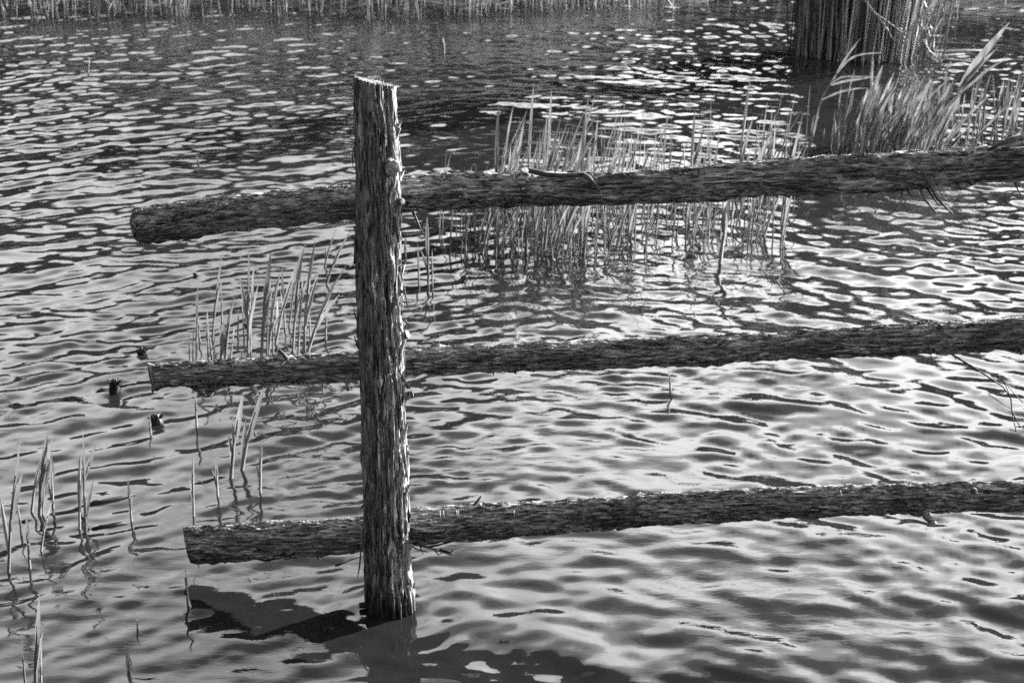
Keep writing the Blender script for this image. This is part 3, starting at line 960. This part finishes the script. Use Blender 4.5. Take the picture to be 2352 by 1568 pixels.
# ------------------------------------------------------------------ reed shoots
def shoot_parts(h, lx, ly, leaves, w, seed, bend=0.0):
    """stem + narrow leaves of a young reed; returns lists for stem and leaves, base at the origin"""
    r = random.Random(seed)
    axis_p = lambda t: Vector((lx * (t ** 1.3) + bend * t * t, ly * (t ** 1.3), h * t))
    sr = 0.22 * w + 0.0015
    stem = tube([axis_p(-0.06 / max(h, .1)) if False else Vector((0, 0, -0.06)), axis_p(0.0), axis_p(0.35), axis_p(0.7)], [sr, sr, sr * .8, sr * .35], 4, False)
    out = []
    for i in range(leaves):
        t0 = 0.10 + 0.5 * i / max(leaves, 1) + r.uniform(-.05, .05)
        t1 = 1.0 if i == leaves - 1 else min(0.98, t0 + r.uniform(.35, .6))
        spread = 0.0 if i == leaves - 1 else r.uniform(.01, .045) * (1 if r.random() < .6 else -1)
        pts, wid = [], []
        for j in range(6):
            u = j / 5
            t = t0 + (t1 - t0) * u
            pts.append(axis_p(t) + Vector((spread * u ** 1.4 * h * 2.2, r.uniform(-.003, .003), 0)))
            wid.append(max(.0004, w * .5 * (math.sin(math.pi * min(.15 + u * .85, 1)) ** .8) * (1.0 if i else .8)))
        a = r.uniform(-.9, .9)
        out.append(blade(pts, wid, (math.cos(a), math.sin(a), 0), r.uniform(.15, .6)))
    return stem, out

def merged(parts):
    sp = Soup()
    for p in parts: sp.add(*p)
    return sp

def shoot_variants(n, hr, lean, leaves, w, seed, bend=0.0):
    out = []
    for i in range(n):
        r = random.Random(seed + i)
        h = r.uniform(*hr)
        st, lv = shoot_parts(h, h * r.gauss(*lean), h * r.gauss(0, .08), r.choice(leaves), r.uniform(*w), seed * 7 + i, bend * h * r.random())
        me = merged([st] + lv).mesh('reed_shoot')
        me.materials.append(M['shoot'])
        out.append(me)
    return out

def place(me, p, sc=1.0, rz=0.0, label=None, group=None):
    o = bpy.data.objects.new('reed_shoot', me)
    COL.objects.link(o)
    o.location = (p.x, p.y, 0.0)
    o.scale = (sc, sc, sc)
    o.rotation_euler = (0, 0, rz)
    tag(o, label, 'reed', group)
    return o

# patch behind the top rail, right of the post
va = shoot_variants(16, (0.32, 0.52), (0.18, 0.15), (2, 3, 3), (0.009, 0.017), 100, .1)
vt = shoot_variants(10, (0.20, 0.42), (0.06, 0.08), (1, 2), (0.005, 0.010), 200)
for i in range(132):
    if i < 88: px, py = random.gauss(1255, 95), random.uniform(470, 606)
    else: px, py = random.uniform(1360, 1830), random.uniform(455, 575)
    if px < 1035 or px > 1840: continue
    place(random.choice(va if (random.random() < (.62 if i < 88 else .35)) else vt), wat(px, py), random.uniform(.75, 1.12), random.gauss(0, .3),
          'slim reed shoot in the wide patch seen above and below the top rail', 'reed patch behind the top rail')
sp = Soup()
for i in range(190):                                                # the thinnest, half-hidden shoots of the patch
    px, py = (random.gauss(1270, 110), random.uniform(460, 600)) if i < 90 else (random.uniform(1380, 1800), random.uniform(400, 560))
    if px > 1740: py = random.uniform(380, 425)
    p = wat(px, py); h = random.uniform(.12, .42)
    st, lv = shoot_parts(h, h * random.gauss(.09, .12), h * random.gauss(0, .08), random.choice((1, 1, 2)), random.uniform(.004, .009), 5000 + i)
    for V_, F_ in [st] + lv: sp.add([v + p for v in V_], F_)
o = link('thin_reeds', sp.mesh('thin_reeds'), M['shoot'])
tag(o, 'thinnest crowded reed shoots filling the patch behind the top rail', 'reeds', kind='stuff')
# tangled clump at the right
vb = shoot_variants(14, (0.30, 0.44), (0.15, 0.12), (3, 4, 4), (0.013, 0.024), 300, .12)
for i in range(72):
    px = random.triangular(1925, 2170, 2040)
    place(random.choice(vb), wat(px, random.uniform(325, 400)), random.uniform(.65, 1.08), random.gauss(0, .6),
          'broad-leaved reed shoot in the dense leaning clump above the top rail at right', 'dense reed clump at the right')
sp = Soup()
for i in range(70):
    px = random.triangular(1935, 2230, 2050)
    p = wat(px, random.uniform(322, 392)); h = random.uniform(.16, .40)
    st, lv = shoot_parts(h, h * random.gauss(.22, .22), h * random.gauss(0, .15), random.choice((2, 3)), random.uniform(.007, .017), 7000 + i, h * random.uniform(0, .25))
    for V_, F_ in [st] + lv: sp.add([v + p for v in V_], F_)
o = link('crowded_reeds', sp.mesh('crowded_reeds'), M['shoot'])
tag(o, 'crowded tangled leaves filling the dense reed clump at right', 'reeds', kind='stuff')
vc = shoot_variants(12, (0.22, 0.40), (0.08, 0.08), (2, 3), (0.009, 0.016), 400)
for i in range(64):
    px = random.uniform(2150, 2420)
    place(random.choice(vc if random.random() < .6 else vt), wat(px, random.uniform(285, 345)), random.uniform(.7, 1.15), random.gauss(0, .3),
          'upright reed shoot in the loose stand at the right edge above the top rail', 'loose reed stand at the right edge')
for i in range(13):
    place(random.choice(vt), wat(random.uniform(1845, 1935), random.uniform(330, 380)), random.uniform(.6, 1.1), random.gauss(0, .3),
          'thin reed shoot between the wide patch and the dense right clump', 'thin reeds left of the dense clump')

def exact(bx, by, tx, ty, w, leaves, label=None, group=None, parts=False, seed=1, name='reed_shoot'):
    b_ = wat(bx, by)
    t = at(tx, ty, b_.y - 0.01)
    h = t.z
    st, lv = shoot_parts(h, t.x - b_.x, -0.01, leaves, w, seed)
    if parts:
        root = empty(name, b_)
        link('stem', mesh_from('stem', *st), M['shoot'], root)
        for l in lv: link('leaf', mesh_from('leaf', *l), M['shoot'], root)
        o = root
    else:
        o = link(name, merged([st] + lv).mesh(name), M['shoot'])
        o.location = b_
    tag(o, label, 'reed', group)
    return o

# small patch behind the middle rail, left of the post
LP = [(430,1310,420,1130,9,1),(450,1320,450,1090,8,1),(470,1320,480,830,10,2),(492,1190,462,890,8,1),(545,1290,540,980,10,2),(566,1270,530,1010,8,1),(572,1180,637,610,11,2),
      (585,1300,585,1110,8,1),(632,1060,630,790,9,1),(628,1310,645,1050,22,2),(652,1310,712,900,20,2),(690,1290,715,1080,9,1),(735,1170,738,960,10,1),(775,1160,760,930,9,1),
      (800,1260,802,575,17,3),(814,1250,837,690,12,2),(885,1280,946,605,20,3),(920,1280,936,910,10,1),(928,1270,1005,740,20,2),(960,1270,960,980,9,1),(1035,1110,1015,700,10,2),
      (975,1200,1142,625,19,2),(1060,1100,1166,555,11,2),(1085,1250,1150,600,16,3),(1120,1260,1152,760,11,2),(1152,1250,1227,540,17,3),(1162,1250,1166,880,9,1),(1182,1250,1432,690,20,2),
      (1195,1150,1195,1030,8,1),(1295,1170,1300,970,12,1),(1288,715,1372,440,13,2),(1298,825,1462,470,14,2),(540,1310,600,1180,7,1)]
LP.sort(key=lambda q: q[2])
ORD = ('first second third fourth fifth sixth seventh eighth ninth tenth eleventh twelfth thirteenth fourteenth fifteenth sixteenth seventeenth').split()
def lp_label(i, q):
    look = ('tall ' if q[1] - q[3] > 480 else 'short ' if q[1] - q[3] < 260 else '') + ('broad ' if q[4] >= 16 else 'thin ' if q[4] <= 9 else 'slim ')
    lean = ' leaning right' if q[2] - q[0] > 90 else ''
    side = ORD[i] + ' tip from left' if i < 17 else ORD[len(LP) - 1 - i] + ' tip from right'
    return look + 'reed' + lean + ', ' + side + ', patch left of the post'
for i, (a, b_, c_, d, w, n) in enumerate(LP):
    X = lambda v: 282 + v * .36
    Y = lambda v: 357.5 + v * .36
    exact(X(a), Y(b_), X(c_), Y(d), w * .36 * 1.5 / 640, n, lp_label(i, LP[i]), 'reed patch left of the post', seed=500 + i)

# single shoots, each told apart
ONE = [
 (20, 1316, 48, 993, 11, 3, 'tallest reed shoot at the left edge, leaning slightly right'),
 (49, 1228, 42, 1160, 6, 1, 'short thin reed shoot just right of the tallest one at the left edge'),
 (73, 1172, 101, 1035, 8, 2, 'leftmost reed shoot of the close group of four near the left edge'),
 (91, 1181, 108, 992, 13, 3, 'widest, tallest reed shoot of the close group of four near the left edge'),
 (97, 1178, 121, 1000, 8, 2, 'reed shoot touching the widest one on its right in the group of four'),
 (123, 1180, 119, 1040, 8, 2, 'rightmost reed shoot of the close group of four near the left edge'),
 (94, 1269, 121, 1146, 6, 1, 'thin reed stalk leaning right in front of the group of four'),
 (69, 1308, 61, 1183, 8, 2, 'short reed shoot standing alone below the group of four at left'),
 (183, 1213, 186, 1033, 8, 2, 'left shoot of the crossed pair of reeds, upright and thin'),
 (198, 1224, 189, 981, 9, 2, 'tallest of the crossed reeds at left, with a dark lower stem'),
 (182, 1165, 222, 1014, 9, 2, 'slanting shoot of the crossed reeds, leaning far right'),
 (302, 1196, 294, 1096, 6, 2, 'forked little reed right of the crossed pair'),
 (346, 998, 345, 957, 5, 1, 'tiny shoot beside the dark bobbing stump end'),
 (531, 1096, 557, 905, 14, 3, 'broad upright reed shoot between the middle and bottom rail left of the post'),
 (556, 1078, 606, 888, 13, 2, 'broad blurred reed leaning right under the middle rail left of the post'),
 (445, 1184, 444, 1045, 6, 2, 'thin straight shoot above the left end of the bottom rail'),
 (500, 1138, 496, 1050, 7, 2, 'short shoot second from the left above the bottom rail'),
 (598, 1132, 601, 1018, 8, 2, 'short shoot rightmost above the bottom rail left of the post'),
 (452, 986, 448, 880, 7, 1, 'lone stalk straight under the pointed knot of the middle rail'),
 (432, 1390, 424, 1298, 7, 1, 'thin shoot touching the left end of the bottom rail'),
 (82, 1600, 91, 1364, 11, 3, 'tall reed shoot at the bottom left corner'),
 (60, 1600, 50, 1452, 6, 1, 'thin reed left of the tall one at the bottom left corner'),
 (95, 1600, 96, 1475, 6, 1, 'short reed right of the tall one at the bottom left corner'),
 (306, 1590, 290, 1492, 13, 2, 'broad bent reed tip at the bottom edge left of the post'),
 (316, 1446, 316, 1420, 5, 1, 'tiny reed tip left of the bottom rail reflection'),
 (984, 655, 981, 497, 8, 2, 'thin tall shoot right beside the post below the top rail'),
 (993, 655, 993, 572, 6, 1, 'short shoot right beside the thin tall one near the post'),
 (931, 592, 932, 543, 7, 1, 'tiny shoot touching the right side of the post below the top rail'),
 (962, 650, 960, 560, 5, 1, 'faint stalk between the post and the thin tall shoot'),
 (1654, 605, 1676, 455, 16, 3, 'stout reed standing alone in front of the wide patch at its right end'),
 (1540, 898, 1535, 846, 6, 1, 'single dark shoot just below the middle rail right of centre'),
 (455, 378, 452, 358, 6, 1, 'tiny pale shoot far left above the top rail end'),
 (202, 170, 206, 132, 7, 1, 'tiny shoot far away near the upper left corner'),
 (1020, 122, 1017, 85, 7, 1, 'tiny shoot far away right of the post top'),
 (1117, 600, 1114, 555, 6, 1, 'small dark shoot at the left front of the wide reed patch'),
]
for i, (bx, by, tx, ty, w, n, lab) in enumerate(ONE):
    b_ = wat(bx, by)
    exact(bx, by, tx, ty, w * 1.15 / pxm(b_), n, lab, 'single reed shoots', parts=(ty > 480 and w >= 7), seed=900 + i)

# arching reed and broad pale reed, behind the top rail at the right
def reed_from_px(name, base, stem_px, leaves, label, stem_r):
    b_ = wat(*base)
    root = empty(name, b_)
    tag(root, label, 'reed')
    P = [Vector((0, 0, -.05))] + [at(x, y, b_.y) - b_ for x, y in stem_px]
    link('stem', mesh_from('stem', *tube(P, [stem_r * (1 - .6 * i / (len(P) - 1)) for i in range(len(P))], 6)), M['shoot'], root)
    for pts, w in leaves:
        Q = [at(x, y, b_.y - .004 * j) - b_ for j, (x, y) in enumerate(pts)]
        C, _ = catmull(Q, 9)
        wid = [max(.0005, w * (math.sin(math.pi * min(.12 + .88 * j / 8, 1)) ** .8)) for j in range(9)]
        tdir = Vector(C[-1] - C[0]).normalized()
        link('leaf', mesh_from('leaf', *blade([Vector(c) for c in C], wid, Vector((tdir.z, -.25, -tdir.x)), .3)), M['shoot'], root)
reed_from_px('reed_shoot', (1850, 372), [(1854, 352), (1868, 290), (1888, 224), (1905, 195), (1922, 168)],
    [([(1915, 182), (1940, 138), (1977, 87)], 0.0050), ([(1918, 176), (1945, 142), (1975, 126), (2029, 121)], 0.0043), ([(1905, 195), (1935, 177), (1975, 177), (2027, 178)], .005),
     ([(1908, 196), (1945, 186), (1995, 180)], 0.0058), ([(1885, 231), (1925, 213), (1965, 204), (1992, 203)], .005), ([(1856, 345), (1870, 300), (1882, 245)], 0.0065)],
    'tall arching reed with long leaves blown to the right above the top rail', .005)
reed_from_px('reed_shoot', (2160, 345), [(2163, 325), (2178, 270), (2200, 209), (2215, 185)],
    [([(2205, 200), (2230, 160), (2270, 110), (2320, 50)], .017), ([(2200, 209), (2225, 178), (2255, 145), (2292, 110)], .010), ([(2195, 222), (2235, 190), (2270, 160), (2318, 132)], .007),
     ([(2180, 265), (2196, 240), (2206, 205)], .013), ([(2200, 215), (2222, 180), (2250, 150), (2262, 128)], .009)],
    'tallest reed with a broad pale blade pointing to the upper right corner', .006)
for j, (bx, by, tx, ty, lab) in enumerate(((1582, 520, 1596, 250, 'tall spear-like reed rising above the wide patch left of its middle'), (1690, 470, 1724, 178, 'tallest spear-like reed rising out of the wide patch'), (1400, 540, 1352, 0, ''))):
    if lab: exact(bx, by, tx, ty, .016, 3, lab, 'single reed shoots', True, 1300 + j)

# ------------------------------------------------------------------ tall reed clump, upper right
def tall_clump():
    cc = wat(1985, 122)
    root = empty('reed_clump', cc)
    tag(root, 'tall dense clump of dry reed stalks standing in the water at upper right', 'reed clump')
    def stalk(rx, ry):
        h = random.uniform(1.0, 1.65)
        q = rx / .4
        lean = random.gauss(.04 + .10 * max(0, q), .04) * h
        k = random.gauss(0, .02)
        r = random.uniform(.0034, .0060)
        return [Vector((rx, ry, -.08)), Vector((rx + lean * .3 + k, ry, h * .3)), Vector((rx + lean, ry + random.gauss(0, .03), h))], [r, r * .9, r * .4]
    half = (wat(2100, 122).x - wat(1826, 122).x) / 2
    mid_m = (wat(2100, 122).x + wat(1826, 122).x) / 2 - cc.x
    for i in range(270):
        rx = random.uniform(-1, 1); ry = -math.sqrt(1 - rx * rx) * random.uniform(.35, 1) * .36 + random.uniform(-.02, .02)
        P, r = stalk(rx * half + mid_m, ry)
        me = mesh_from('reed_stalk', *tube(P, r, 4, False)); link('reed_stalk', me, M['stalk'] if random.random() < .8 else M['straw'], root)
    sp = Soup()
    for i in range(1700):
        a = random.uniform(0, 6.283); rr = math.sqrt(random.random())
        P, r = stalk(math.cos(a) * rr * half * .97 + mid_m, math.sin(a) * rr * .34 + .03)
        sp.add(*tube(P, r, 3, False))
    for i in range(34):                                            # strays outside the clump
        rx = random.choice((-1.02, 1.0, 1.1, 1.2, 1.3, 1.15, 1.05)) + random.gauss(0, .05)
        P, r = stalk(rx * half + mid_m, random.uniform(-.25, .2))
        sp.add(*tube(P, r, 3, False))
    o = link('inner_stalks', sp.mesh('inner_stalks'), M['stalk'], root); o['kind'] = 'stuff'
    for pts in ([(1935, -60), (2010, 30), (2055, 62), (2072, 74)], [(2010, 30), (2035, 62), (2052, 92)], [(2085, 78), (2068, 88), (2052, 98)], [(2120, 92), (2135, 118), (2150, 130)],
                [(2200, -40), (2120, 40), (2085, 85), (2060, 120)], [(2180, -30), (2110, 45), (2070, 100)], [(2160, -20), (2105, 50), (2080, 80)]):
        Q = [at(x, y, cc.y - .40) - cc for x, y in pts]
        link('bent_stalk', mesh_from('bent_stalk', *tube(Q, [.0045] * (len(Q) - 1) + [.002], 5)), M['straw'], root)
    for i in range(12):
        p = at(random.gauss(2070, 10), random.gauss(74, 6), cc.y - .41) - cc
        d = Vector((random.gauss(0, 1), 0, random.gauss(-.3, .8))).normalized() * random.uniform(.03, .07)
        link('husk', mesh_from('husk', *blade([p, p + d * .5, p + d], [.003, .005, .001], (d.z, .2, -d.x))), M['straw'], root)
    # pale shreds of sheath at the right side
    for i in range(26):
        p = at(random.gauss(2135, 9), random.uniform(10, 130), cc.y - .25) - cc
        if p.z < 0: continue
        d = Vector((random.gauss(0.1, .3), 0, random.uniform(.4, 1))).normalized() * random.uniform(.03, .10)
        link('husk', mesh_from('husk', *blade([p, p + d * .5, p + d], [.003, .008, .002], (d.z, .2, -d.x))), M['straw'], root)
M['stalk'] = leaf_mat('reed_stalk', 0.10, 0.50, 0.0, objvar=0.7)
tall_clump()

# ------------------------------------------------------------------ sodden stumps and floating stalks
def stump(px, py, w, h, label, seed):
    r = random.Random(seed)
    p = wat(px, py)
    sc = 0.85 / pxm(p)
    root = empty('sodden_stump', p)
    tag(root, label, 'stump', 'sodden stumps breaking the surface')
    nr, n = 7, 14
    V, F = [], []
    for i in range(nr):
        t = i / (nr - 1)
        for k in range(n):
            a = 2 * math.pi * k / n
            q = w * sc * .5 * (1.15 - .75 * t ** 1.5) * (1 + .75 * float(perlin(np.array(math.cos(a) * 1.7 + seed), np.array(math.sin(a) * 1.7), np.array(t * 2.0))))
            V.append((q * math.cos(a) + .25 * w * sc * t * r.choice((0, .2)), q * math.sin(a) * .8, -.03 + (h * sc + .03) * t + r.uniform(-.003, .003)))
    F = [tuple(f) for f in grid_faces(nr, n, True)] + [tuple((nr - 1) * n + k for k in range(n))]
    link('core', mesh_from('core', V, F), M['sodden'], root)
    for i in range(46):
        a = r.uniform(0, 6.28); q = w * sc * r.uniform(.2, .42)
        b0 = Vector((q * math.cos(a), q * .8 * math.sin(a), h * sc * r.uniform(.4, .9)))
        d = Vector((math.cos(a) * .7, math.sin(a) * .5, r.uniform(.3, 1))) * h * sc * r.uniform(.15, .45)
        link('fibre', mesh_from('fibre', *tube([b0, b0 + d], [.0022, .0005], 4)), M['sodden'], root)
stump(264, 905, 36, 42, 'largest dark sodden stump left of the middle rail end', 3)
stump(358, 972, 38, 26, 'dark sodden stump with a tiny shoot below the middle rail end', 8)
stump(326, 815, 36, 18, 'low sodden stump above the middle rail end', 14)
stump(449, 636, 12, 10, 'smallest dark stub in open water under the top rail end', 21)

def floating(p0, p1, r, label, mat, curve=0.02, name='floating_stalk'):
    a, b_ = wat(*p0), wat(*p1)
    c = (a + b_) / 2
    n = Vector((-(b_ - a).y, (b_ - a).x, 0)).normalized()
    P = []
    for t in (0, .3, .6, 1):
        q = a.lerp(b_, t) + n * curve * math.sin(math.pi * t) * (b_ - a).length
        q.z = water_z(q.x, q.y) + r * .35
        P.append(q - c)
    o = link(name, mesh_from(name, *tube(P, [r * .7, r, r, r * .4], 6)), mat)
    o.location = c
    tag(o, label, 'reed stalk', 'broken stalks floating on the water')
FL = [((201, 1158), (310, 1134), .006, 'dark floating stalk ending at the forked little reed', 'darktwig'), ((210, 1213), (292, 1201), .005, 'short dark floating stalk just below the longer one at left', 'darktwig'),
      ((50, 1195), (72, 1189), .004, 'tiny dark floating stalk behind the tallest left-edge reed', 'darktwig'), ((560, 745), (607, 756), .006, 'pale floating stalk among the reeds left of the post', 'twig'),
      ((770, 1292), (832, 1272), .0028, 'thin floating stalk touching the post under the bottom rail', 'darktwig'),
      ((2130, 132), (2215, 128), .008, 'pale floating stalk farthest left by the tall reed clump', 'palewood'), ((2150, 122), (2260, 118), .007, 'pale floating stalk lying farthest back by the tall clump', 'palewood'),
      ((2165, 140), (2240, 146), .009, 'pale thick floating stalk nearest the broad pale reed', 'palewood'), ((2125, 98), (2300, 103), .004, 'long thin pale stalk floating right of the tall clump', 'twig'),
      ((1960, 322), (2010, 324), .004, 'pale floating scrap left of the dense right reed clump', 'twig'), ((725, 36), (742, -6), .008, 'pale stalk leaning out of the far bank above the post', 'straw')]
for p0, p1, r, lab, mt in FL:
    if p1[1] < 0: continue
    floating(p0, p1, r, lab, M[mt], random.uniform(-.05, .05))
# drifting reed scraps between the shoots
sp = Soup()
for i in range(260):
    px, py = (random.gauss(1260, 110), random.uniform(505, 640)) if i < 170 else (random.uniform(2120, 2260), random.uniform(112, 150))
    p = wat(px, py); p.z = water_z(p.x, p.y) + .0015
    a = random.uniform(0, 3.14); d = Vector((math.cos(a), math.sin(a), random.gauss(0, .06))) * random.uniform(.015, .06)
    sp.add(*blade([p, p + d * .5, p + d], [.001, .003, .0006], (-d.y, d.x, 0), .2))
o = link('drifting_scraps', sp.mesh('drifting_scraps'), M['litter'])
tag(o, 'small reed scraps drifting between the shoots', 'reed scraps', kind='stuff')
